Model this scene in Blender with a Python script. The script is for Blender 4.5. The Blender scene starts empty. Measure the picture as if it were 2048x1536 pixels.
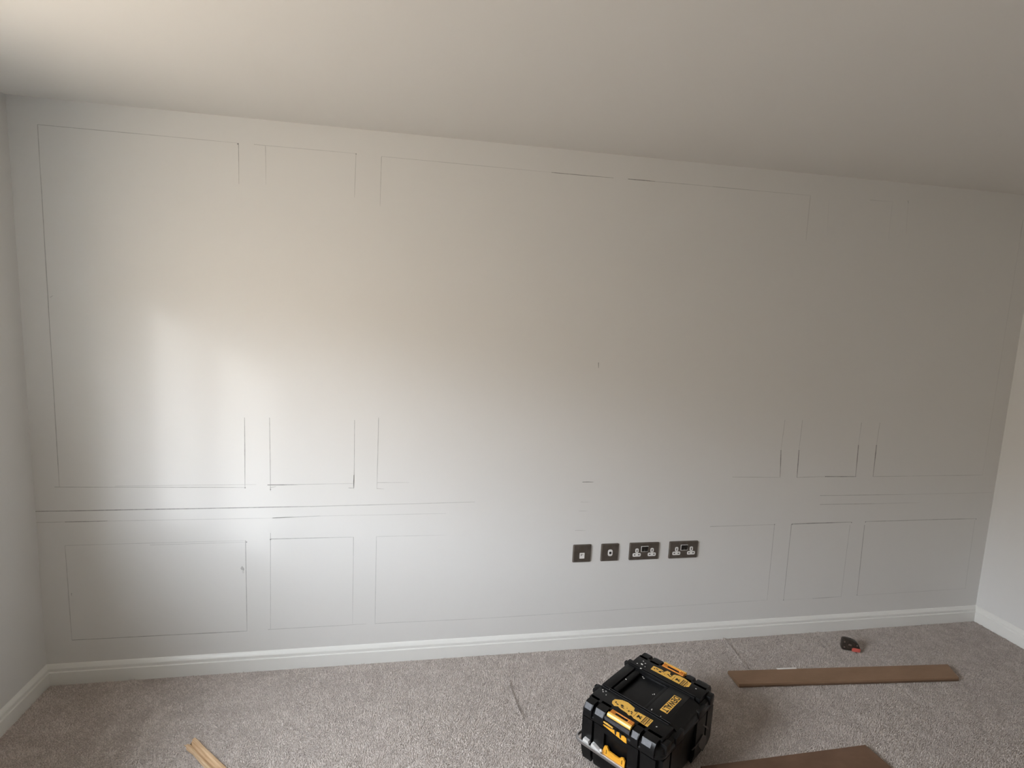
import bpy, bmesh, math, random
import numpy as np
from mathutils import Vector, Matrix
random.seed(7); rng = np.random.default_rng(7)
SC = bpy.context.scene
COL = SC.collection
R = math.radians

# ------------------------------------------------------------------ camera
F = 1109.565
ROT = ((0.98338012, -0.17634644, 0.04319108), (-0.01897128, 0.13678357, 0.99041928), (-0.18056474, -0.97477802, 0.13116472))
cam_d = bpy.data.cameras.new('camera'); cam = bpy.data.objects.new('camera', cam_d); COL.objects.link(cam)
cam_d.sensor_width = 36; cam_d.lens = 36 * F / 2048; cam_d.clip_start = .05
cam.matrix_world = Matrix.Translation((1.511425, -2.508249, 1.679604)) @ Matrix(ROT).transposed().to_4x4()
SC.camera = cam

# ------------------------------------------------------------------ light
W, H, D = 4.79, 2.40, 4.60            # room: x 0..W, y -D..0, z 0..H
WIN = (-2.3, -.95, .98, 2.06)      # window opening in the left wall (y0, y1, z0, z1)
HZ = 0.60                            # roof line of the houses opposite, as (sin(elevation)+1)/2
WT = 0.18                             # thickness of the outer wall
SC.view_settings.view_transform = 'Standard'; SC.view_settings.look = 'None'
SC.view_settings.gamma = 1; SC.view_settings.use_curve_mapping = False
SC.view_settings.exposure = 0.0
wd = bpy.data.worlds.new('world'); SC.world = wd; wd.use_nodes = True
nt = wd.node_tree; nt.nodes.clear()
tc = nt.nodes.new('ShaderNodeTexCoord'); sx = nt.nodes.new('ShaderNodeSeparateXYZ')
rp = nt.nodes.new('ShaderNodeValToRGB'); bg = nt.nodes.new('ShaderNodeBackground'); ow = nt.nodes.new('ShaderNodeOutputWorld')
mr = nt.nodes.new('ShaderNodeMapRange'); mr.inputs['From Min'].default_value = -1; mr.inputs['From Max'].default_value = 1
nt.links.new(tc.outputs['Generated'], sx.inputs[0]); nt.links.new(sx.outputs['Z'], mr.inputs['Value'])
nt.links.new(mr.outputs[0], rp.inputs[0]); nt.links.new(rp.outputs[0], bg.inputs[0]); nt.links.new(bg.outputs[0], ow.inputs[0])
cr = rp.color_ramp
# position = (sin(elevation) + 1) / 2: lawn and road, then the houses opposite, then overcast sky
cr.elements[0].position = 0.0; cr.elements[0].color = (.26, .225, .18, 1)
cr.elements[1].position = 1.0; cr.elements[1].color = (.80, .90, 1.0, 1)
e = cr.elements.new(.49); e.color = (.30, .26, .21, 1)
e = cr.elements.new(.51); e.color = (.36, .31, .25, 1)
e = cr.elements.new(HZ - .025); e.color = (.36, .32, .27, 1)
e = cr.elements.new(HZ + .025); e.color = (.93, .975, 1.03, 1)
bg.inputs[1].default_value = 35.0

sun_d = bpy.data.lights.new('hazy_sun', 'SUN'); sun = bpy.data.objects.new('hazy_sun', sun_d); COL.objects.link(sun)
sun_dir = Vector((math.sin(R(26)), math.cos(R(26)), -math.tan(R(15)))).normalized()
sun.rotation_euler = sun_dir.to_track_quat('-Z', 'Y').to_euler()
sun_d.energy = 0.42; sun_d.angle = R(3.5); sun_d.color = (.93, .97, 1.0)

po_d = bpy.data.lights.new('window_portal', 'AREA'); po = bpy.data.objects.new('window_portal', po_d); COL.objects.link(po)
po_d.shape = 'RECTANGLE'; po_d.size = WIN[1] - WIN[0]; po_d.size_y = WIN[3] - WIN[2]
po.location = (-WT - .02, (WIN[0] + WIN[1]) / 2, (WIN[2] + WIN[3]) / 2)
po.rotation_euler = Vector((1, 0, 0)).to_track_quat('-Z', 'Z').to_euler()
po_d.cycles.is_portal = True
SC.cycles.use_denoising = True
SC.cycles.max_bounces = 16; SC.cycles.diffuse_bounces = 10; SC.cycles.sample_clamp_indirect = 8

# ------------------------------------------------------------------ materials
def mat(name, col, rough=.6, metal=0., noise=None, bump=None, spec=.5):
    """noise = (scale, second colour, contrast low, high); bump = (scale, strength, distance)"""
    m = bpy.data.materials.new(name); m.use_nodes = True; n = m.node_tree; b = n.nodes['Principled BSDF']
    b.inputs['Base Color'].default_value = (*col, 1); b.inputs['Roughness'].default_value = rough
    b.inputs['Metallic'].default_value = metal; b.inputs['Specular IOR Level'].default_value = spec
    if noise or bump:
        co = n.nodes.new('ShaderNodeTexCoord')
    if noise:
        t = n.nodes.new('ShaderNodeTexNoise'); t.inputs['Scale'].default_value = noise[0]; t.inputs['Detail'].default_value = 5
        r = n.nodes.new('ShaderNodeValToRGB'); r.color_ramp.elements[0].position = noise[2]; r.color_ramp.elements[1].position = noise[3]
        r.color_ramp.elements[0].color = (*col, 1); r.color_ramp.elements[1].color = (*noise[1], 1)
        n.links.new(co.outputs['Object'], t.inputs['Vector']); n.links.new(t.outputs['Fac'], r.inputs[0]); n.links.new(r.outputs[0], b.inputs['Base Color'])
    if bump:
        t = n.nodes.new('ShaderNodeTexNoise'); t.inputs['Scale'].default_value = bump[0]; t.inputs['Detail'].default_value = 4
        k = n.nodes.new('ShaderNodeBump'); k.inputs['Strength'].default_value = bump[1]; k.inputs['Distance'].default_value = bump[2]
        n.links.new(co.outputs['Object'], t.inputs['Vector']); n.links.new(t.outputs['Fac'], k.inputs['Height']); n.links.new(k.outputs[0], b.inputs['Normal'])
    return m

def wood(name, c0, c1, stretch, rough=.6, scale=9, bump=.15):
    m = mat(name, c0, rough); n = m.node_tree; b = n.nodes['Principled BSDF']
    co = n.nodes.new('ShaderNodeTexCoord'); mp = n.nodes.new('ShaderNodeMapping'); mp.inputs['Scale'].default_value = stretch
    t = n.nodes.new('ShaderNodeTexNoise'); t.inputs['Scale'].default_value = scale; t.inputs['Detail'].default_value = 8; t.inputs['Roughness'].default_value = .65
    r = n.nodes.new('ShaderNodeValToRGB'); r.color_ramp.elements[0].position = .3; r.color_ramp.elements[1].position = .7
    r.color_ramp.elements[0].color = (*c0, 1); r.color_ramp.elements[1].color = (*c1, 1)
    k = n.nodes.new('ShaderNodeBump'); k.inputs['Strength'].default_value = bump; k.inputs['Distance'].default_value = .002
    n.links.new(co.outputs['Object'], mp.inputs[0]); n.links.new(mp.outputs[0], t.inputs['Vector']); n.links.new(t.outputs['Fac'], r.inputs[0])
    n.links.new(r.outputs[0], b.inputs['Base Color']); n.links.new(t.outputs['Fac'], k.inputs['Height']); n.links.new(k.outputs[0], b.inputs['Normal'])
    return m

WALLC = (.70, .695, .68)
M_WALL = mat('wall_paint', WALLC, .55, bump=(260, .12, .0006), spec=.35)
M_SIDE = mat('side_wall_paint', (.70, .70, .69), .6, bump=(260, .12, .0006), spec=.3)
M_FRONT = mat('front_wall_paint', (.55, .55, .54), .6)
M_CEIL = mat('ceiling_paint', (.70, .685, .66), .8, bump=(200, .1, .0006), spec=.2)
M_TRIM = mat('gloss_trim_paint', (.78, .78, .755), .32, spec=.5)
M_CARPET = mat('carpet_backing', (.40, .36, .33), .95, noise=(300, (.52, .47, .44), .35, .65), bump=(350, .6, .004), spec=.1)
M_BLACK = mat('black_plastic', (.0035, .0035, .004), .36, noise=(60, (.010, .0095, .0095), .5, .9), bump=(900, .1, .0003), spec=.3)
M_BLACK2 = mat('matt_black_plastic', (.002, .002, .0022), .5, spec=.2)
M_GREYP = mat('highlight_grey_plastic', (.050, .050, .058), .45, noise=(120, (.08, .08, .09), .4, .8), spec=.4)  # grey paints in the highlight on the lid chamfers; hook bar shares it
M_YEL = mat('yellow_plastic', (.82, .40, .035), .4, noise=(90, (.70, .30, .03), .5, .8))
M_ORG = mat('amber_plastic', (.72, .27, .035), .42, noise=(150, (.60, .20, .03), .45, .75))
M_YELB = mat('bright_yellow_plastic', (.90, .53, .10), .35)
M_LABEL = mat('yellow_label', (.80, .47, .09), .45, noise=(180, (.66, .36, .06), .5, .75))
M_INK = mat('black_ink', (.012, .010, .008), .5)
M_ALU = mat('brushed_aluminium', (.52, .51, .51), .30, .9, bump=(400, .1, .0003))
M_BRITE = mat('bright_aluminium', (.92, .91, .90), .3, .35)
M_ALUD = mat('dull_aluminium', (.16, .155, .15), .45, .8)
M_PLATE = mat('bronze_plate', (.10, .084, .070), .34, .35, noise=(40, (.13, .11, .095), .35, .7))
M_WHITE = mat('white_plastic', (.80, .79, .77), .35)
M_DUST = mat('plaster_crumbs', (.60, .58, .55), .9)
M_MDF = wood('brown_mdf', (.21, .125, .070), (.27, .165, .100), (1, 2.2, 2), .7, 6, .08)
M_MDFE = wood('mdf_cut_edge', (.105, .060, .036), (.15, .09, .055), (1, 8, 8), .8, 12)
M_HARD = wood('dark_hardboard', (.11, .058, .034), (.185, .105, .064), (1, 1.6, 2), .55, 5, .1)
M_PINE = wood('pine', (.44, .25, .125), (.80, .60, .39), (1.0, 22, 22), .6, 6, .5)
M_TAPEB = mat('dark_tape_case', (.022, .016, .012), .45, noise=(80, (.05, .034, .024), .45, .75))
M_RED = mat('faded_red_plastic', (.55, .11, .085), .45)
M_TAPEG = mat('scuffed_tape_face', (.15, .11, .095), .5)

def carpet_fibre():
    m = bpy.data.materials.new('carpet_fibre'); m.use_nodes = True; n = m.node_tree; b = n.nodes['Principled BSDF']
    b.inputs['Roughness'].default_value = .95; b.inputs['Specular IOR Level'].default_value = .1
    b.inputs['Sheen Weight'].default_value = .25; b.inputs['Sheen Roughness'].default_value = .5
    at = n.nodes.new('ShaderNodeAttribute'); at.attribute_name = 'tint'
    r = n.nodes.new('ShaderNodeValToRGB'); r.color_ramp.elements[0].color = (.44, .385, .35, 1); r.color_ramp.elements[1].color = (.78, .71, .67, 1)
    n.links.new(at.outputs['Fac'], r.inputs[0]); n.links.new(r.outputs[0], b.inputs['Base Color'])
    return m
M_FIBRE = carpet_fibre()

def graphite(level):
    """pencil on paint: grainy mix of graphite and the wall's own colour"""
    m = mat('pencil_%02d' % round(level * 100), WALLC, .55); n = m.node_tree; b = n.nodes['Principled BSDF']
    co = n.nodes.new('ShaderNodeTexCoord')
    t = n.nodes.new('ShaderNodeTexNoise'); t.inputs['Scale'].default_value = 22; t.inputs['Detail'].default_value = 6; t.inputs['Roughness'].default_value = .7
    r = n.nodes.new('ShaderNodeValToRGB')
    lo = tuple(a * (1 - level * .55) for a in WALLC); hi = tuple(a * (1 - level) + .06 * level for a in WALLC)
    r.color_ramp.elements[0].position = .35; r.color_ramp.elements[0].color = (*lo, 1)
    r.color_ramp.elements[1].position = .62; r.color_ramp.elements[1].color = (*hi, 1)
    n.links.new(co.outputs['Object'], t.inputs['Vector']); n.links.new(t.outputs['Fac'], r.inputs[0]); n.links.new(r.outputs[0], b.inputs['Base Color'])
    return m

# ------------------------------------------------------------------ helpers
def box(bm, x0, x1, y0, y1, z0, z1, bev=0, seg=2):
    vs = [bm.verts.new(q) for q in ((x0, y0, z0), (x1, y0, z0), (x1, y1, z0), (x0, y1, z0), (x0, y0, z1), (x1, y0, z1), (x1, y1, z1), (x0, y1, z1))]
    fs = [bm.faces.new([vs[i] for i in f]) for f in ((3, 2, 1, 0), (4, 5, 6, 7), (0, 1, 5, 4), (1, 2, 6, 5), (2, 3, 7, 6), (3, 0, 4, 7))]
    if bev:
        es = list({e for f in fs for e in f.edges})
        bmesh.ops.bevel(bm, geom=es, offset=bev, segments=seg, profile=.5, affect='EDGES')

def prism(bm, pts, fn, a, b, bev=0):
    """polygon pts (p,q) swept from a to b; fn(p,q,t) -> xyz"""
    A = [bm.verts.new(fn(p, q, a)) for p, q in pts]; B = [bm.verts.new(fn(p, q, b)) for p, q in pts]
    n = len(pts); fs = [bm.faces.new(A), bm.faces.new(B[::-1])]
    for i in range(n):
        fs.append(bm.faces.new((A[i], B[i], B[(i + 1) % n], A[(i + 1) % n])))
    if bev:
        bmesh.ops.bevel(bm, geom=list(fs[0].edges) + list(fs[1].edges), offset=bev, segments=2, profile=.5, affect='EDGES')

XY = lambda p, q, t: (p, q, t)
XZ = lambda p, q, t: (p, t, q)
YZ = lambda p, q, t: (t, p, q)

def rrect(hx, hy, r, seg=4):
    out = []
    for cx, cy, a0 in ((hx - r, hy - r, 0), (-hx + r, hy - r, 90), (-hx + r, -hy + r, 180), (hx - r, -hy + r, 270)):
        for k in range(seg + 1):
            a = R(a0 + 90 * k / seg); out.append((cx + r * math.cos(a), cy + r * math.sin(a)))
    return out

def loft(bm, rings):
    """rings: list of (pts, z); closed top and bottom"""
    L = [[bm.verts.new((x, y, z)) for x, y in pts] for pts, z in rings]; n = len(L[0])
    bm.faces.new(L[0][::-1]); bm.faces.new(L[-1])
    for a, b in zip(L, L[1:]):
        for i in range(n):
            bm.faces.new((a[i], a[(i + 1) % n], b[(i + 1) % n], b[i]))

def tube(bm, pts, hw, hh):
    """rectangular bar with softened section along a path in the xy plane"""
    prev = None; rings = []
    sec = [(s * hw * a, t * hh * b) for s, t, a, b in ((1, 1, .6, 1), (-1, 1, .6, 1), (-1, 1, 1, .6), (-1, -1, 1, .6), (-1, -1, .6, 1), (1, -1, .6, 1), (1, -1, 1, .6), (1, 1, 1, .6))]
    for i, q in enumerate(pts):
        q = Vector(q); a = Vector(pts[max(i - 1, 0)]); b = Vector(pts[min(i + 1, len(pts) - 1)])
        d = (b - a).normalized(); nrm = Vector((-d.y, d.x, 0)).normalized()
        rings.append([bm.verts.new(q + nrm * s + Vector((0, 0, t))) for s, t in sec])
    bm.faces.new(rings[0]); bm.faces.new(rings[-1][::-1])
    for a, b in zip(rings, rings[1:]):
        for i in range(8):
            bm.faces.new((a[i], b[i], b[(i + 1) % 8], a[(i + 1) % 8]))

def obj(name, bm, m, parent=None, smooth=False, label=None):
    bmesh.ops.recalc_face_normals(bm, faces=bm.faces)
    me = bpy.data.meshes.new(name); bm.to_mesh(me); bm.free(); me.materials.append(m)
    if smooth:
        me.polygons.foreach_set('use_smooth', [True] * len(me.polygons))
        me.set_sharp_from_angle(angle=R(35))
    o = bpy.data.objects.new(name, me); COL.objects.link(o)
    if parent: o.parent = parent
    if label: o['label'] = label
    return o

def thing(name, label, cat, loc=(0, 0, 0), rz=0, group=None):
    o = bpy.data.objects.new(name, None); COL.objects.link(o); o.empty_display_size = .05
    o.location = loc; o.rotation_euler = (0, 0, rz); tag(o, label, cat, group); return o

def tag(o, label, cat, group=None):
    o['label'] = label; o['category'] = cat
    if group: o['group'] = group
    return o

def struct(name, bm, m, label, parent=None):
    o = obj(name, bm, m, parent); o['kind'] = 'structure'; o['label'] = label; return o

def quad(bm, pts, fn, t, thick):
    prism(bm, pts, fn, t, t + thick)

# ------------------------------------------------------------------ room shell
bm = bmesh.new(); box(bm, -.3, W + .1, -D - .1, .1, -.12, 0)
floor = struct('floor', bm, M_CARPET, 'beige pinkish grey fitted carpet floor')
bm = bmesh.new(); box(bm, -.3, W + .1, -D - .1, .1, H, H + .12)
struct('ceiling', bm, M_CEIL, 'plain off-white painted ceiling')
bm = bmesh.new(); box(bm, -.3, W + .1, 0, .1, 0, H)
wall_back = struct('wall_back', bm, M_WALL, 'large off-white wall marked out with pencil rectangles for panelling')
bm = bmesh.new(); box(bm, W, W + .1, -D, 0, 0, H)
struct('wall_right', bm, M_SIDE, 'off-white side wall at the right of the marked wall')
bm = bmesh.new(); box(bm, 0, W, -D - .1, -D, 0, H)
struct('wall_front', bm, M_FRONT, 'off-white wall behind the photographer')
y0, y1, z0, z1 = WIN
bm = bmesh.new()
box(bm, -WT, 0, y1, 0, 0, H); box(bm, -WT, 0, -D - .1, y0, 0, H); box(bm, -WT, 0, y0, y1, 0, z0); box(bm, -WT, 0, y0, y1, z1, H)
struct('wall_left', bm, M_SIDE, 'off-white side wall at the left of the marked wall')
# window frame (outside the picture: it only shapes the daylight)
win = bpy.data.objects.new('window_1', None); COL.objects.link(win); win['kind'] = 'structure'; win['label'] = 'white framed window in the left wall'
win.location = (-WT + .06, (y0 + y1) / 2, z0)
wy, wz = (y1 - y0) / 2, z1 - z0
bm = bmesh.new()
box(bm, -.03, .03, -wy, -wy + .05, 0, wz); box(bm, -.03, .03, wy - .05, wy, 0, wz); box(bm, -.03, .03, -wy + .05, wy - .05, 0, .05); box(bm, -.03, .03, -wy + .05, wy - .05, wz - .05, wz)
obj('window_frame', bm, M_TRIM, win)
bm = bmesh.new(); box(bm, -.025, .025, -.03, .03, .05, wz - .05)
obj('mullion', bm, M_TRIM, win)
bm = bmesh.new(); box(bm, .05, .29, -wy - .04, wy + .04, -.025, .0, .006)
obj('window_sill', bm, M_TRIM, win)

# skirting boards: flat face, bead line, groove and rounded top
PROF = [(0, 0), (.018, 0), (.018, .0575), (.0172, .0590), (.0140, .0600), (.0132, .0625), (.0134, .0725), (.0128, .0750), (.0100, .0795), (.0060, .0850), (.0025, .0885), (.0, .0900)]
def skirting(name, fn, a, b, label):
    bm = bmesh.new(); prism(bm, PROF, fn, a, b)
    return struct(name, bm, M_TRIM, label)
skirting('baseboard_back', lambda d, z, t: (t, -d, z), 0, W, 'white moulded skirting board along the marked wall')
skirting('baseboard_left', lambda d, z, t: (d, t, z), -D, -.0002, 'white moulded skirting board along the left wall')
skirting('baseboard_right', lambda d, z, t: (W - d, t, z), -D, -.0002, 'white moulded skirting board along the right wall')

# ------------------------------------------------------------------ carpet pile: real tufts over the part in view
CREASES = [  # (polyline, height, half width)
    ([(2.000, -.05), (1.982, -.20)], .0025, .006),
    ([(1.978, -.22), (1.980, -.30), (1.985, -.373), (1.997, -.46)], .0060, .0060),
    ([(1.966, -.30), (1.973, -.373), (1.985, -.46)], -.0080, .0038),
    ([(3.172, -.02), (3.153, -.204), (3.148, -.32), (3.143, -.48)], .0065, .008),
    ([(3.812, -.20), (3.814, -.312), (3.812, -.433), (3.79, -.59)], -.005, .007),
    ([(2.082, -.27), (2.052, -.36)], -.004, .006),
    ([(3.70, -.10), (3.668, -.31)], .003, .007)]
def crease(x, y):
    h = np.zeros_like(x)
    for line, a, w in CREASES:
        best = np.full_like(x, 9.)
        for (ax, ay), (bx, by) in zip(line, line[1:]):
            dx, dy = bx - ax, by - ay; t = np.clip(((x - ax) * dx + (y - ay) * dy) / (dx * dx + dy * dy), 0, 1)
            best = np.minimum(best, np.hypot(x - ax - t * dx, y - ay - t * dy))
        L = line[-1]; fade = np.ones_like(x)
        h += a * np.exp(-(best / w) ** 2) * fade
    return h
def smooth_noise(x, y, s, seed):
    r = np.random.default_rng(seed); g = r.random((int(6 / s) + 4, int(6 / s) + 4))
    u = x / s; v = (y + 4) / s; i = np.floor(u).astype(int); j = np.floor(v).astype(int); a = u - i; b = v - j
    a = a * a * (3 - 2 * a); b = b * b * (3 - 2 * b)
    return (g[i, j] * (1 - a) + g[i + 1, j] * a) * (1 - b) + (g[i, j + 1] * (1 - a) + g[i + 1, j + 1] * a) * b
def pile():
    s = .0049
    gx, gy = np.meshgrid(np.arange(.021, W - .021, s), np.arange(-1.45, -.021, s)); x = gx.ravel(); y = gy.ravel()
    n = len(x); x = x + rng.uniform(-.45, .45, n) * s; y = y + rng.uniform(-.45, .45, n) * s
    base = crease(x, y)
    big = smooth_noise(x, y, .16, 1); mid = smooth_noise(x, y, .045, 2); fine = smooth_noise(x, y, .013, 3)
    h = .0048 + .0026 * rng.random(n) + .0022 * (mid - .5) + .003 * (fine - .5)
    rad = s * (.62 + .25 * rng.random(n)); ang = rng.uniform(0, 2 * np.pi, n)
    lean = .0026; lx = rng.normal(0, lean, n) + .004 * (big - .5); ly = rng.normal(0, lean, n) - .002 + .004 * (mid - .5)
    V = np.empty((n, 4, 3), np.float32)
    for k in range(3):
        a = ang + k * 2 * np.pi / 3
        V[:, k, 0] = x + rad * np.cos(a); V[:, k, 1] = y + rad * np.sin(a); V[:, k, 2] = np.maximum(base, 0) * .8 - .0004
    V[:, 3, 0] = np.clip(x + lx, .018, W - .018); V[:, 3, 1] = np.minimum(y + ly, -.018); V[:, 3, 2] = np.maximum(h + base, .0012)
    V[:, :3, 1] = np.minimum(V[:, :3, 1], -.0175)
    off = (np.arange(n) * 4)[:, None, None]
    T = np.array([[0, 1, 3], [1, 2, 3], [2, 0, 3]])[None] + off
    me = bpy.data.meshes.new('carpet_pile'); me.vertices.add(n * 4); me.vertices.foreach_set('co', V.ravel())
    me.loops.add(n * 9); me.loops.foreach_set('vertex_index', T.ravel().astype(np.int32))
    me.polygons.add(n * 3); me.polygons.foreach_set('loop_start', np.arange(0, n * 9, 3, dtype=np.int32))
    me.polygons.foreach_set('use_smooth', np.ones(n * 3, bool))
    me.update(calc_edges=True)
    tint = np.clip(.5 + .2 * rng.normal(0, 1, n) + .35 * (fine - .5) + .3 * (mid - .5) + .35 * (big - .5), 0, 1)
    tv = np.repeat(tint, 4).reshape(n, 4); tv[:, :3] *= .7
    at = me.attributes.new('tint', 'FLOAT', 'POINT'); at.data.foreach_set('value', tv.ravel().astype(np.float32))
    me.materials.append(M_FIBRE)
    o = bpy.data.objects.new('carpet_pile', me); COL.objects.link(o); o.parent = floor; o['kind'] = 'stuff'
    return o
pile()
PILE = .006       # things lie slightly sunk on the tuft tips

# ------------------------------------------------------------------ pencil marks on the back wall
LINES = [
    (0.1, 2.302, 0.8105, 2.3009, 0.5), (0.1, 2.302, 0.0934, 0.8738, 0.6), (0.8124, 2.3011, 0.8111, 2.1416, 0.55), (0.8709, 2.3007, 1.2705, 2.3018, 0.4),
    (0.9147, 2.2989, 0.9145, 2.1461, 0.4), (1.2705, 2.3018, 1.2655, 2.1235, 0.45), (1.3745, 2.299, 1.3707, 2.0966, 0.45), (1.3745, 2.299, 2.1177, 2.2969, 0.3),
    (2.1132, 2.2965, 2.4039, 2.297, 0.8), (2.4736, 2.2984, 2.6054, 2.2981, 0.9), (2.6054, 2.2981, 2.8945, 2.2991, 0.5), (2.8945, 2.2991, 3.1425, 2.2982, 0.6),
    (3.1425, 2.2982, 3.4155, 2.2985, 0.3), (3.4155, 2.2985, 3.4176, 2.0867, 0.35), (3.7498, 2.3028, 3.8891, 2.3037, 0.25), (3.9694, 2.3171, 3.9746, 2.3028, 0.7),
    (3.5198, 2.2853, 3.531, 2.1182, 0.12), (3.8808, 2.3006, 3.8856, 2.1168, 0.15), (3.9721, 2.3002, 3.9845, 2.148, 0.15), (4.6901, 2.272, 4.6913, 2.1685, 0.4),
    (4.6913, 2.1685, 4.691, 0.8766, 0.12), (0.0753, 0.8762, 0.8101, 0.8629, 0.6), (0.2999, 0.8772, 0.8554, 0.8758, 0.4), (0.8139, 1.1744, 0.81, 0.8584, 0.75),
    (0.915, 1.1752, 0.9148, 0.8453, 0.7), (0.9027, 0.8729, 1.0323, 0.8733, 0.9), (1.0323, 0.8733, 1.2683, 0.8746, 0.45), (0.9129, 0.8613, 0.9379, 0.8655, 0.6),
    (1.271, 1.1668, 1.2706, 0.8535, 0.6), (1.2703, 0.9142, 1.2685, 0.8512, 0.9), (1.2466, 0.8539, 1.2706, 0.8535, 0.7), (1.3749, 1.179, 1.372, 0.8473, 0.6),
    (1.3716, 0.8779, 1.5149, 0.876, 0.5), (1.372, 0.8496, 1.4031, 0.8468, 0.5), (0.0002, 0.7728, 1.0805, 0.7706, 0.85), (1.0805, 0.7706, 1.8232, 0.7766, 0.6),
    (0.0002, 0.7253, 0.1053, 0.7245, 0.5), (0.1053, 0.7245, 0.2644, 0.7246, 0.8), (0.2644, 0.7246, 0.9215, 0.7209, 0.35), (0.9215, 0.7209, 1.1233, 0.7252, 0.7),
    (1.1233, 0.7252, 1.6884, 0.7233, 0.4), (0.9215, 0.7209, 1.0058, 0.7234, 0.2), (0.0996, 0.6217, 0.8117, 0.6198, 0.4), (0.4233, 0.6125, 0.8116, 0.6128, 0.3),
    (0.0996, 0.6217, 0.1026, 0.1949, 0.5), (0.1026, 0.1949, 0.806, 0.19, 0.75), (0.8076, 0.6199, 0.806, 0.19, 0.7), (0.9098, 0.6235, 1.2697, 0.6213, 0.7),
    (0.9123, 0.6515, 0.9063, 0.1932, 0.5), (0.8955, 0.1915, 1.3311, 0.1907, 0.5), (1.2697, 0.6213, 1.2676, 0.1948, 0.5), (1.37, 0.6204, 1.6937, 0.6174, 0.4),
    (1.3722, 0.6204, 1.37, 0.1883, 0.55), (1.37, 0.1908, 1.9174, 0.185, 0.4), (1.9174, 0.185, 3.4273, 0.1963, 0.3), (3.1459, 0.883, 3.4213, 0.8771, 0.5),
    (3.4108, 1.1826, 3.4067, 1.0244, 0.35), (3.4067, 1.0244, 3.4184, 0.8772, 0.85), (3.5119, 1.1834, 3.5114, 1.0241, 0.4), (3.5114, 1.0241, 3.5181, 0.876, 0.9),
    (3.5181, 0.876, 3.6844, 0.8795, 0.5), (3.6844, 0.8795, 3.8734, 0.8773, 0.8), (3.8646, 1.1725, 3.8639, 1.0505, 0.4), (3.8639, 1.0505, 3.8703, 0.8774, 0.9),
    (3.9779, 1.1733, 3.9747, 1.0504, 0.4), (3.9747, 1.0504, 3.9789, 0.8761, 0.9), (3.9789, 0.8761, 4.229, 0.8761, 0.5), (4.229, 0.8761, 4.6944, 0.8766, 0.3),
    (3.6681, 0.7753, 4.2137, 0.7712, 0.5), (4.2137, 0.7712, 4.7788, 0.773, 0.25), (3.6746, 0.7253, 4.0616, 0.7229, 0.5), (4.0616, 0.7229, 4.3023, 0.7236, 0.25),
    (3.0461, 0.6206, 3.4194, 0.621, 0.5), (3.4168, 0.6183, 3.4213, 0.1966, 0.45), (3.517, 0.621, 3.8818, 0.6222, 0.8), (3.517, 0.621, 3.5211, 0.1912, 0.6),
    (3.8749, 0.6054, 3.8765, 0.1894, 0.3), (3.6985, 0.1902, 3.8761, 0.1924, 0.5), (3.5211, 0.1912, 3.6985, 0.1902, 0.15), (3.9693, 0.6227, 4.694, 0.621, 0.6),
    (3.9659, 0.6028, 3.9772, 0.1958, 0.6), (3.9776, 0.1928, 4.7022, 0.1976, 0.25), (4.6888, 0.6122, 4.6957, 0.1948, 0.2), (2.3887, 1.453, 2.3904, 1.4268, 0.8),
    (2.3461, 0.8672, 2.4021, 0.8665, 0.9), (2.3422, 0.7661, 2.3908, 0.7651, 0.3), (2.3374, 0.7203, 2.3809, 0.7193, 0.3), (2.323, 0.6208, 2.3822, 0.619, 0.3),
    (0.1041, 1.6517, 0.115, 1.6601, 0.5), (0.1123, 0.4091, 0.1116, 0.3956, 0.6),
]
DOTS = [(0.8104, 2.297), (1.2706, 2.2998), (3.4164, 0.621), (3.5203, 0.6181), (3.8822, 0.6194), (4.6946, 0.618), (3.9697, 0.6198), (3.9772, 0.1958), (3.5211, 0.1912), (0.8116, 0.6128), (0.9119, 0.6211), (.8108, .862), (.9148, .853)]
GM = {}
def gmat(l):
    l = min(.9, round(l * 10) / 10 if l > .15 else .12)
    if l not in GM: GM[l] = graphite(l)
    return GM[l]
def mark(name, pts, lev):
    bm = bmesh.new(); prism(bm, pts, XZ, -.0004, .0002)
    return obj(name, bm, gmat(lev), wall_back)
for (ax, az, bx, bz, l) in LINES:
    d = Vector((bx - ax, bz - az)); d.normalize(); nx, nz = -d.y, d.x
    w = (.0009 + .0007 * l) * (1.25 if l > .75 else 1); far = 1 + max(0, ax - 3) * .35; w *= far
    n = max(2, int(math.hypot(bx - ax, bz - az) / .12)); up = []; dn = []
    for i in range(n + 1):
        t = i / n; ww = w * random.uniform(.7, 1.25) * (.45 if i == n else 1); j = random.uniform(-.0004, .0004)
        x, z = ax + (bx - ax) * t, az + (bz - az) * t
        up.append((x + nx * (ww + j), z + nz * (ww + j))); dn.append((x - nx * (ww - j), z - nz * (ww - j)))
    mark('pencil_line', up + dn[::-1], l * .86)
for x, z in DOTS:
    mark('pencil_dot', [(x + .0032 * math.cos(a) * random.uniform(.7, 1.2), z + .0032 * math.sin(a) * random.uniform(.7, 1.2)) for a in [k * math.pi / 3 for k in range(6)]], .8)
for x, z, s, l in ((.7907, .4921, .011, .5), (.7965, .487, .007, .6), (.7945, .4731, .008, .25)):
    mark('scuff_mark', [(x + s * .7 * math.cos(a) * random.uniform(.5, 1.2), z + s * math.sin(a) * random.uniform(.5, 1.2)) for a in [k * math.pi / 4 for k in range(8)]], l)

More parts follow.
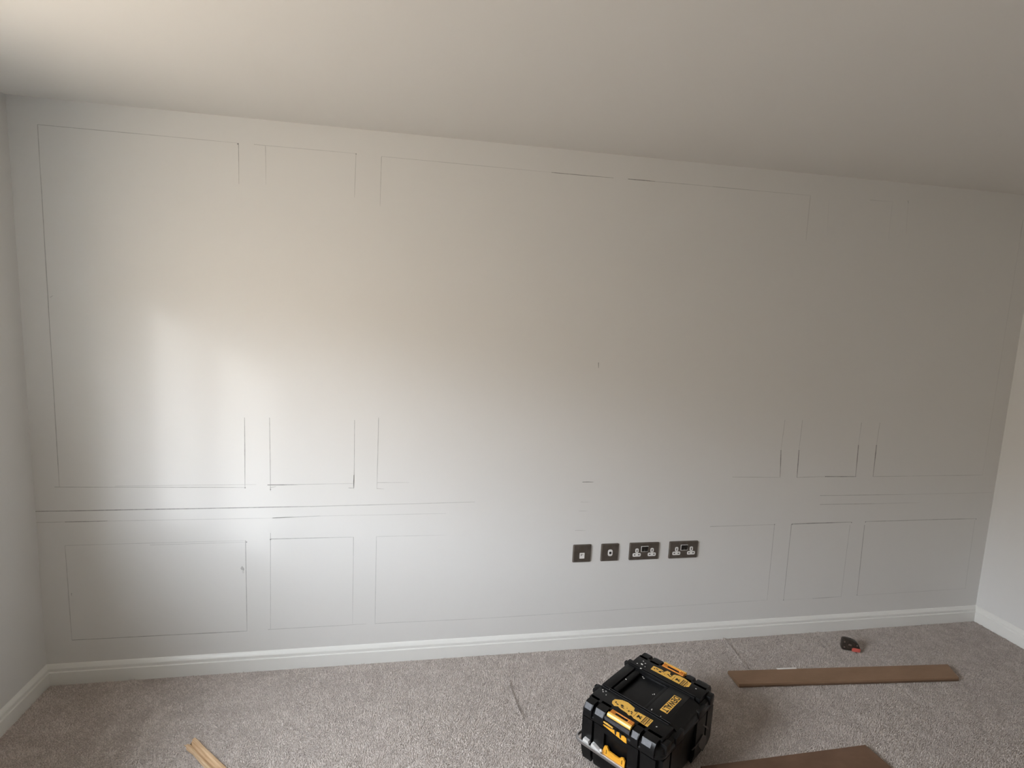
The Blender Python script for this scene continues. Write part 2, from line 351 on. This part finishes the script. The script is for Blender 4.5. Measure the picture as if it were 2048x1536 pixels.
# ------------------------------------------------------------------ wall sockets
def plate(t, w, h=.0905):
    bm = bmesh.new(); loft(bm, [([(x, y) for x, y in rrect(w / 2, h / 2, .004, 2)], 0), (rrect(w / 2, h / 2, .004, 2), .0045), (rrect(w / 2 - .0045, h / 2 - .0045, .003, 2), .0085)])
    bmesh.ops.transform(bm, matrix=Matrix.Rotation(R(90), 4, 'X'), verts=bm.verts)
    return obj('face_plate', bm, M_PLATE, t)
def front(pts, y0, y1, bev=0):
    bm = bmesh.new(); prism(bm, pts, XZ, y0, y1); return bm
def rr(cx, cz, hx, hz, r, seg=3): return [(cx + x, cz + z) for x, z in rrect(hx, hz, r, seg)]
FP = -.0085
zc = .5025
t = thing('data_outlet', 'single bronze wall plate with a small square white data port, leftmost of the four', 'outlet', (2.364, 0, zc))
plate(t, .0925)
s = obj('port', front(rr(0, -.010, .0125, .0145, .001), FP - .0012, FP + .001), M_WHITE, t)
obj('slot', front(rr(-.004, -.005, .0018, .005, .0005), FP - .0016, FP - .001), M_INK, s)
obj('slot', front(rr(.003, -.003, .0012, .003, .0005), FP - .0016, FP - .001), M_INK, s)
t = thing('aerial_outlet', 'single bronze wall plate with an oval white aerial socket, second from the left', 'outlet', (2.509, 0, zc))
plate(t, .0915)
s = obj('port', front(rr(.001, .0, .012, .017, .009), FP - .0015, FP + .001), M_WHITE, t)
bm = front(rr(.001, 0, .0062, .0062, .006), FP - .003, FP - .001)
obj('socket_core', bm, M_INK, s)
def double_socket(x, label):
    t = thing('double_socket', label, 'outlet', (x, 0, zc), 0, 'double power sockets above the skirting')
    plate(t, .158)
    for sx in (-1, 1):
        cx = sx * .0405 + .0005
        s = obj('earth_insert', front(rr(cx, .0055, .0085, .0115, .0055), FP - .0012, FP + .001), M_WHITE, t)
        obj('slot', front(rr(cx, .0055, .0021, .0065, .0008), FP - .0016, FP - .001), M_INK, s)
        s = obj('pin_insert', front(rr(cx, -.0165, .0215, .009, .005), FP - .0012, FP + .001), M_WHITE, t)
        for k in (-1, 1):
            obj('slot', front(rr(cx + k * .0112, -.0160, .0042, .0023, .0008), FP - .0016, FP - .001), M_INK, s)
    s = obj('switch_surround', front(rr(.001, .0135, .0195, .0150, .002), FP - .0008, FP + .001), M_WHITE, t)
    for k in (-1, 1):
        bm = bmesh.new(); cx = .001 + k * .0088
        prism(bm, [(FP + .0005, .0005), (FP - .0022, .001), (FP - .0055, .026), (FP + .0005, .0265)], lambda p, q, u: (u, p, q), cx - .0078, cx + .0078)
        obj('rocker_switch', bm, M_INK, t)
    return t
double_socket(2.6915, 'double bronze power socket with white inserts, nearer the single plates')
double_socket(2.9065, 'double bronze power socket with white inserts, rightmost plate in the row')

# ------------------------------------------------------------------ toolbox
TB = thing('toolbox', 'black plastic toolbox with yellow latches, yellow labels and a fold-down metal handle', 'toolbox', (2.4332, -.7031, PILE * .5), R(-143.5))
K = 1.0
bm = bmesh.new()
ch = lambda hx, hy, r: rrect(hx, hy, r, 3)
loft(bm, [(ch(.175, .125, .03), .002), (ch(.186, .136, .035), .012), (ch(.198, .148, .036), .034), (ch(.207, .157, .036), .185), (ch(.209, .159, .036), .203)])
for s in (-1, 1):
    X = lambda a: s * a
    # short face: two corner pillars and a centre panel leave dark grooves between them
    for ya, yb in ((-.150, -.111), (-.101, -.058), (.040, .080), (.090, .146)):
        prism(bm, [(X(.186), .03), (X(.205), .022), (X(.2155), .06), (X(.2165), .196), (X(.19), .198)], lambda p, q, u: (p, u, q), ya, yb)
    prism(bm, [(X(.19), .175), (X(.2165), .178), (X(.2165), .198), (X(.19), .198)], lambda p, q, u: (p, u, q), -.058, .04)
    prism(bm, [(X(.186), .03), (X(.205), .022), (X(.2155), .055), (X(.2155), .095), (X(.19), .095)], lambda p, q, u: (p, u, q), -.058, .04)
    # long face
    for xa, xb in ((-.200, -.150), (-.138, -.06), (.06, .138), (.150, .200)):
        prism(bm, [(X(.14), .03), (X(.156), .022), (X(.165), .06), (X(.166), .196), (X(.14), .198)], lambda p, q, u: (u, p, q), xa, xb)
obj('body', bm, M_BLACK, TB, True)
# lid
bm = bmesh.new()
loft(bm, [(ch(.2175, .166, .036), .200), (ch(.2215, .1685, .036), .204), (ch(.2215, .1685, .036), .213), (ch(.2175, .165, .034), .217), (ch(.216, .163, .034), .235), (ch(.206, .153, .03), .2405)])
for s in (-1, 1):
    X = lambda a: s * a
    # end strips carrying the labels
    box(bm, min(X(.102), X(.185)), max(X(.102), X(.185)), -.152, .150, .238, .2585, .003)
    # chamfered blocks along the end
    for ya, yb in ((-.146, -.112), (-.100, -.060), (.052, .080), (.091, .142)):
        prism(bm, [(X(.17), .21), (X(.225), .207), (X(.2255), .238), (X(.214), .256), (X(.205), .2585), (X(.17), .2585)], lambda p, q, u: (p, u, q), ya, yb)
    # lip under the latch
    prism(bm, [(X(.19), .205), (X(.222), .205), (X(.222), .212), (X(.19), .214)], lambda p, q, u: (p, u, q), -.060, .052)
    # small feet sockets at the long side
    box(bm, min(X(.095), X(.135)), max(X(.095), X(.135)), -.172, -.150, .236, .2535, .004)
    box(bm, min(X(.155), X(.190)), max(X(.155), X(.190)), .135, .171, .215, .250, .005)
    box(bm, min(X(.06), X(.12)), max(X(.06), X(.12)), .150, .171, .205, .240, .004)
# rails either side of the middle
for s in (-1, 1):
    for a in (.094, .104):
        box(bm, s * a - .0018, s * a + .0018, -.152, .132, .25, .2615, .0008, 1)
# front panel, back panel
box(bm, -.092, .092, -.158, -.1205, .238, .2575, .003)
box(bm, -.092, .092, .034, .118, .238, .2580, .002)
prism(bm, [(.118, .238), (.118, .256), (.150, .246), (.164, .232), (.15, .225)], lambda p, q, u: (u, p, q), -.092, .092)
box(bm, -.092, -.086, -.12, .034, .238, .252, .001); box(bm, .086, .092, -.12, .034, .238, .252, .001)
box(bm, -.086, .086, .016, .033, .238, .249, .002)
obj('lid', bm, M_BLACK, TB, True)
bm = bmesh.new()
box(bm, -.080, .080, -.1145, -.090, .246, .2575, .005)
obj('recessed_handle', bm, M_BLACK2, TB, True)
# grey plates painting in the light caught by the lid block chamfers, both ends
for s in (-1, 1):
    for ya, yb in ((-.143, -.115), (-.097, -.063), (.055, .077), (.094, .128)):
        bm = bmesh.new()
        prism(bm, [(s * .2258, .2385), (s * .2150, .2555), (s * .2158, .2560), (s * .2266, .2390)], lambda p, q, u: (p, u, q), ya, yb)
        obj('highlight_chamfer', bm, M_GREYP, TB, label='painted grey highlight on the chamfered edge of the lid')
# small pivot knobs seen along the long side
for x in (-.112, .105):
    bm = bmesh.new(); loft(bm, [(rrect(.008, .006, .005), .232), (rrect(.009, .007, .006), .238), (rrect(.009, .007, .006), .247), (rrect(.006, .004, .003), .251)])
    o = obj('hinge_knob', bm, M_BLACK2, TB, True); o.location = (x, -.1735, 0)

NEARLAB = [(.133, -.074), (.157, -.072), (.165, -.054), (.155, -.045), (.158, .025), (.1515, .030), (.166, .083), (.126, .082), (.127, .030), (.121, .018), (.114, -.002), (.109, -.039), (.118, -.054)]
NEARLAB = [(.131, -.074), (.146, -.075), (.157, -.070), (.163, -.056), (.155, -.045), (.160, -.030), (.161, -.005), (.1665, .006), (.160, .014), (.166, .026), (.168, .083), (.125, .082), (.127, .021), (.133, .016), (.133, .008), (.118, .003), (.110, -.030), (.115, -.052)]
FARLAB = [(-.156, -.073), (-.128, -.071), (-.128, .076), (-.140, .088), (-.168, .085), (-.168, .078), (-.174, .060), (-.175, .031), (-.167, .014), (-.155, .010), (-.153, .001), (-.168, -.004), (-.168, -.018), (-.152, -.024), (-.158, -.036)]
def shape(name, pts, m, parent, z, th=.0006, fn=XY, a=None):
    bm = bmesh.new(); prism(bm, pts, fn, z, z + th); return obj(name, bm, m, parent)
def blob(cx, cy, rx, ry, n=7):
    return [(cx + rx * math.cos(2 * math.pi * k / n) * random.uniform(.65, 1.15), cy + ry * math.sin(2 * math.pi * k / n) * random.uniform(.65, 1.15)) for k in range(n)]
def label_sheet(pts, s):
    lab = shape('safety_label', pts, M_LABEL, TB, .2586, .0006)
    bm = bmesh.new(); zt = .2592; th = .0004
    P = lambda q: prism(bm, q, XY, zt, zt + th)
    u = lambda a: s * a
    # ruled bars beside the small panels
    P([(u(.127), .054), (u(.166), .054), (u(.166), .0572), (u(.127), .0572)])
    P([(u(.127), .0682), (u(.167), .0695), (u(.167), .0724), (u(.127), .0715)])
    P([(u(.128), .021), (u(.160), .021), (u(.160), .0222), (u(.128), .0222)])
    # crossed tool emblem in its square
    cx, cy = u(.146), .0385
    for a in (45, -45):
        dx, dy = math.cos(R(a)), math.sin(R(a)); L, w = .0105, .0018
        P([(cx - dx * L - dy * w, cy - dy * L + dx * w), (cx + dx * L - dy * w, cy + dy * L + dx * w), (cx + dx * L + dy * w, cy + dy * L - dx * w), (cx - dx * L + dy * w, cy - dy * L - dx * w)])
    P(blob(cx, cy - .006, .006, .003, 8)); P(blob(cx + .004, cy + .007, .004, .003, 8))
    # little tool silhouettes in the picture strip
    for (a, b, rx, ry) in ((.142, -.062, .006, .004), (.147, -.052, .0035, .008), (.141, -.036, .007, .008), (.149, -.030, .003, .010), (.140, -.016, .0025, .0025), (.148, -.004, .0045, .006), (.144, .006, .004, .008), (.152, .010, .005, .004)):
        P(blob(u(a), b, rx * .8, ry * .8, 9))
    for k in range(7):
        x = .1295 + .0052 * k
        P([(u(x), .0590), (u(x + .0028), .0590), (u(x + .0028), .0665 - (k % 2) * .002), (u(x), .0665 - (k % 2) * .002)])
        if k < 6: P([(u(x), .0745), (u(x + .0022), .0745), (u(x + .0022), .0795 - (k % 3) * .001), (u(x), .0795 - (k % 3) * .001)])
    o = obj('label_print', bm, M_INK, lab)
label_sheet(NEARLAB, 1); label_sheet(FARLAB, -1)

# logo plate and lettering
logo = shape('name_badge', [(-.055, .0705), (.0565, .0705), (.0565, .1), (-.055, .1)], M_LABEL, TB, .258, .0010)
cu = bpy.data.curves.new('lettering', 'FONT'); cu.body = 'DEWALT'; cu.size = .0285; cu.align_x = 'CENTER'; cu.align_y = 'CENTER'; cu.extrude = .0002; cu.offset = .0006
tmp = bpy.data.objects.new('tmp_text', cu); COL.objects.link(tmp)
dg = bpy.context.evaluated_depsgraph_get(); me = bpy.data.meshes.new_from_object(tmp.evaluated_get(dg)); bpy.data.objects.remove(tmp)
me.name = 'lettering'; me.materials.clear(); me.materials.append(M_INK)
xs = [v.co.x for v in me.vertices]; ysv = [v.co.y for v in me.vertices]
wx = max(xs) - min(xs); wyv = max(ysv) - min(ysv); mx = (max(xs) + min(xs)) / 2; my = (max(ysv) + min(ysv)) / 2
for v in me.vertices: v.co.x = (v.co.x - mx) * .1055 / wx; v.co.y = (v.co.y - my) * .0242 / wyv
lt = bpy.data.objects.new('lettering', me); COL.objects.link(lt); lt.parent = logo
lt.location = (.0008, .0853, .2592)          # top of the letters towards +y of the box

# latches at both short ends
for s in (-1, 1):
    bm = bmesh.new(); u = lambda a: s * a
    def P(xa, xb, ya, yb, za=.250, zb=.2605): box(bm, min(u(xa), u(xb)), max(u(xa), u(xb)), ya, yb, za, zb, .0008, 1)
    P(.183, .189, -.050, .042); P(.199, .205, -.050, .042); P(.189, .199, -.050, -.030); P(.189, .199, .020, .042)
    for y in (-.046, -.040, -.034, .026, .032, .038): P(.184, .204, y - .0012, y + .0012, .2600, .2622)
    la = obj('latch', bm, M_ORG, TB)
    bm = bmesh.new(); prism(bm, [(u(.205), .262), (u(.213), .261), (u(.2165), .256), (u(.2165), .2505), (u(.205), .250)], lambda p, q, t: (p, t, q), -.052, .044)
    obj('latch_lip', bm, M_YELB, la)
    bm = bmesh.new(); box(bm, min(u(.189), u(.199)), max(u(.189), u(.199)), -.030, .020, .246, .2596); obj('latch_opening', bm, M_BLACK2, la)
    # lower yellow hook plate with black pieces over it
    bm = bmesh.new()
    prism(bm, [(-.067, .2150), (-.060, .2165), (-.030, .2170), (-.010, .2205), (.008, .2225), (.013, .2170), (.024, .2210), (.036, .2175), (.038, .2005), (.030, .2000)], YZ, u(.2215), u(.2245))
    hp = obj('hook_plate', bm, M_YEL, TB)
    bm = bmesh.new(); prism(bm, [(-.064, .2240), (-.064, .2290), (-.045, .2295), (-.020, .2270), (-.021, .2225)], YZ, u(.2215), u(.2240)); obj('hook_tip', bm, M_LABEL, hp)
    bm = bmesh.new(); prism(bm, [(-.058, .236), (-.058, .2475), (.045, .2475), (.045, .234)], YZ, u(.214), u(.222)); obj('hook_bar', bm, M_GREYP, hp)
    bm = bmesh.new()
    for a in (-.010, .010):
        prism(bm, [(a, .209), (a + .005, .2065), (a + .006, .220), (a + .010, .226), (a - .002, .224)], YZ, u(.2242), u(.2254))
    obj('hook_mark', bm, M_INK, hp)
    # side clip under the dark recess
    bm = bmesh.new(); prism(bm, [(-.052, .092), (-.059, .104), (-.051, .134), (-.040, .138), (-.030, .124), (.010, .122), (.018, .130), (.028, .134), (.035, .126), (.034, .085)], YZ, u(.2145), u(.2205))
    cl = obj('side_clip', bm, M_YEL, TB)
    for a in (-.043, .022):
        bm = bmesh.new(); prism(bm, [(a, .108), (a + .002, .108), (a + .003, .124), (a + .001, .124)], YZ, u(.2203), u(.2211))
        obj('clip_slot', bm, M_INK, cl)

# fold-down aluminium handle: a U bar round the long side with an arm along each end
bm = bmesh.new(); path = [(.2235, .128, .095)]
for a in range(0, 91, 15): path.append((.2005 + .024 * math.cos(R(a)), -.155 - .024 * math.sin(R(a)), .095))
path += [(-x, y, z) for x, y, z in path[::-1]]
tube(bm, [Vector(q) for q in path], .0042, .0070)
hd = obj('carry_handle', bm, M_ALU, TB, True, label='fold-down aluminium carrying handle')
for s in (-1, 1):
    bm = bmesh.new()
    prism(bm, [(-.140, .106), (-.137, .118), (-.116, .116), (-.113, .106)], YZ, s * .216, s * .229)
    prism(bm, [(-.103, .106), (-.101, .1185), (-.094, .119), (-.066, .108), (-.062, .104)], YZ, s * .216, s * .229)
    obj('bright_stop', bm, M_BRITE, hd)
    bm = bmesh.new(); bmesh.ops.create_uvsphere(bm, u_segments=12, v_segments=8, radius=.006, matrix=Matrix.Translation((s * .226, -.060, .113)))
    obj('rivet', bm, M_BRITE, hd, True)
    bm = bmesh.new(); bmesh.ops.create_cone(bm, cap_ends=True, segments=20, radius1=.017, radius2=.015, depth=.009, matrix=Matrix.Translation((s * .2265, .122, .095)) @ Matrix.Rotation(R(90), 4, 'Y'))
    obj('pivot', bm, M_BLACK2, hd, True)
# bright wire catch on the far part of the hinge side
bm = bmesh.new()
prism(bm, [(-.100, .168), (-.098, .172), (-.150, .132), (-.163, .118), (-.160, .112), (-.146, .126)], XZ, .168, .171)
prism(bm, [(-.118, .118), (-.150, .092), (-.156, .070), (-.146, .048), (-.128, .040), (-.085, .088), (-.09, .100), (-.066, .097), (-.028, .1035), (-.025, .1065), (-.066, .103), (-.100, .108)], XZ, .1665, .169)
obj('wire_catch', bm, M_ALUD, TB)

# white plaster crumbs scattered over the lid: too small to count
bm = bmesh.new(); th = R(-143.5)
for x, y, z, r in ((-.098, -.098, .2625, .004), (-.085, -.080, .2410, .003), (-.080, -.073, .2410, .003), (.0, -.107, .2580, .003), (.12, -.135, .2590, .003), (.128, -.128, .2590, .0035), (.118, -.122, .2590, .0028), (.135, -.110, .2590, .003), (-.020, .0, .2410, .0026), (-.026, .004, .2410, .0028), (.078, .050, .2585, .0036), (-.130, -.112, .2590, .0045), (-.145, -.105, .2590, .0035), (-.152, -.118, .2590, .004), (-.125, -.095, .2590, .003), (.143, .105, .2590, .003), (-.15, .112, .2590, .003), (.09, .092, .2620, .002), (.10, -.118, .2600, .002), (-.12, -.128, .2590, .003)):
    g = bmesh.ops.create_icosphere(bm, subdivisions=1, radius=r, matrix=Matrix.Translation((x, y, z)) @ Matrix.Rotation(random.random() * 3, 4, 'Z') @ Matrix.Diagonal((random.uniform(.7, 1.5), random.uniform(.5, 1), .45, 1)))
crumbs = obj('plaster_crumbs', bm, M_DUST, TB, label='white plaster crumbs scattered on the lid'); crumbs['kind'] = 'stuff'

# ------------------------------------------------------------------ boards on the carpet
def board(name, pts, z, th, m, label, cat, bev=.0012):
    cx = sum(p[0] for p in pts) / len(pts); cy = sum(p[1] for p in pts) / len(pts)
    bm = bmesh.new(); prism(bm, [(x - cx, y - cy) for x, y in pts], XY, 0, th, bev)
    o = obj(name, bm, m); o.location = (cx, cy, z); o['label'] = label; o['category'] = cat
    return o
b1 = board('mdf_strip', [(3.0292, -.2969), (4.1807, -.3801), (4.1368, -.4782), (3.0259, -.3933)], PILE - .001, .0175, M_MDF, 'long narrow strip of brown MDF board lying on the carpet below the tape measure', 'board')
bm = bmesh.new(); o0 = b1.location
ax, ay, bx, by = 3.0259 - o0.x, -.3933 - o0.y, 4.1368 - o0.x, -.4782 - o0.y
d = Vector((bx - ax, by - ay)).normalized(); nn = Vector((d.y, -d.x))
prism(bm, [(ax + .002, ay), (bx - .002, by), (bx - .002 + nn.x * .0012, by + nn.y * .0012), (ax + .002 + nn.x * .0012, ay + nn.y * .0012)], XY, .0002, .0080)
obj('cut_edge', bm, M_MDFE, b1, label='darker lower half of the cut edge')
bm = bmesh.new()
d2 = Vector((4.1807 - 3.0292, -.3801 + .2969)).normalized(); q = Vector((3.2773 - o0.x, -.3150 - o0.y)); n2 = Vector((d2.y, -d2.x))
prism(bm, [tuple(q + n2 * .002), tuple(q + d2 * .100 + n2 * .001), tuple(q + d2 * .100 - n2 * .0085), tuple(q - n2 * .0075)], XY, .0175, .0179)
obj('sticker', bm, M_WHITE, b1, label='narrow white sticker near the back edge')

b2 = board('hardboard_sheet', [(3.334, -.7863), (2.612, -.7990), (2.625, -1.45), (3.400, -1.44)], PILE - .001, .0105, M_HARD, 'dark brown board sheet beside the toolbox at the bottom edge of the photo', 'board')

# broken end of a pine moulding
t = thing('pine_moulding', 'length of bare pine moulding with a broken end, at the left of the carpet', 'moulding', (.722, -.4385, PILE - .001), math.atan2(-.146, .142))
Lm = .95
prof = [(-.0215, 0), (.0215, 0), (.0215, .010), (.0185, .0145), (.0135, .0150), (.010, .0120), (.003, .0090), (-.004, .0085), (-.009, .0115), (-.012, .0155), (-.017, .0165), (-.0205, .0125)]
bm = bmesh.new(); rings = []
seed = [0, 0, 0]
for xi in (0, .02, .06, .12, .2, .35, .55, .75, Lm):
    ring = []
    for k, (y, z) in enumerate(prof):
        j = 0
        if xi == 0: j = (.011 if y < 0 else -.006) + random.uniform(-.004, .004) + (.008 if -.009 < y < .004 else 0)
        wob = (1 + .05 * math.sin(xi * 31 + k)) if 0 < xi < Lm else 1
        ring.append(bm.verts.new((xi + j, y * wob - (.004 if (y < -.012 and .05 < xi < .07) else 0) * -1, z)))
    rings.append(ring)
n = len(prof); bm.faces.new(rings[0][::-1]); bm.faces.new(rings[-1])
for a, b in zip(rings, rings[1:]):
    for i in range(n): bm.faces.new((a[i], a[(i + 1) % n], b[(i + 1) % n], b[i]))
mo = obj('moulded_length', bm, M_PINE, t, True)
bm = bmesh.new()
for y, x, l in ((-.019, -.006, .012), (.012, -.011, .014), (.002, .0, .010)):
    prism(bm, [(x, y - .0006), (x + l, y - .0018), (x + l, y + .0018), (x + .002, y + .0008)], XY, .006, .0085)
sp = obj('splinters', bm, M_PINE, t); 

# ------------------------------------------------------------------ tape measure
t = thing('tape_measure', 'small dark tape measure with a red corner, lying near the skirting', 'tape measure', (3.795, -.185, PILE - .001), R(-24))
body = [(-.040, .0), (.034, .0), (.040, .006), (.0405, .022), (.034, .038), (.020, .049), (.002, .055), (-.026, .058), (-.038, .056), (-.0415, .050), (-.0425, .010)]
bm = bmesh.new(); prism(bm, body, XZ, -.017, .017, .004)
tb = obj('case', bm, M_TAPEB, t, True)
for cx, cz, r in ((-.006, .031, .019),):
    bm = bmesh.new(); bmesh.ops.create_cone(bm, cap_ends=True, segments=28, radius1=r, radius2=r * .92, depth=.003, matrix=Matrix.Translation((cx, -.0178, cz)) @ Matrix.Rotation(R(90), 4, 'X'))
    ds = obj('face_disc', bm, M_TAPEB, t, True)
    bm = bmesh.new(); prism(bm, [(-.017, .030), (-.002, .028), (.000, .036), (-.014, .039)], XZ, -.0200, -.0192); obj('worn_patch', bm, M_TAPEG, ds)
for cx, cz in ((-.034, .045), (-.032, .016), (.026, .034)):
    bm = bmesh.new(); bmesh.ops.create_cone(bm, cap_ends=True, segments=12, radius1=.0042, radius2=.0036, depth=.002, matrix=Matrix.Translation((cx, -.0178, cz)) @ Matrix.Rotation(R(90), 4, 'X'))
    obj('screw', bm, M_TAPEG, t, True)
bm = bmesh.new(); prism(bm, [(.004, -.0005), (.038, -.0005), (.0425, .004), (.0425, .0175), (.010, .0195), (.003, .016)], XZ, -.0205, .0175, .0015)
obj('red_mouth', bm, M_RED, t, True, label='faded red plastic at the tape mouth')
bm = bmesh.new(); prism(bm, [(.042, .0), (.046, .0), (.046, .010), (.0445, .010), (.0445, .002), (.042, .002)], XZ, -.008, .008)
obj('end_hook', bm, M_ALUD, t)
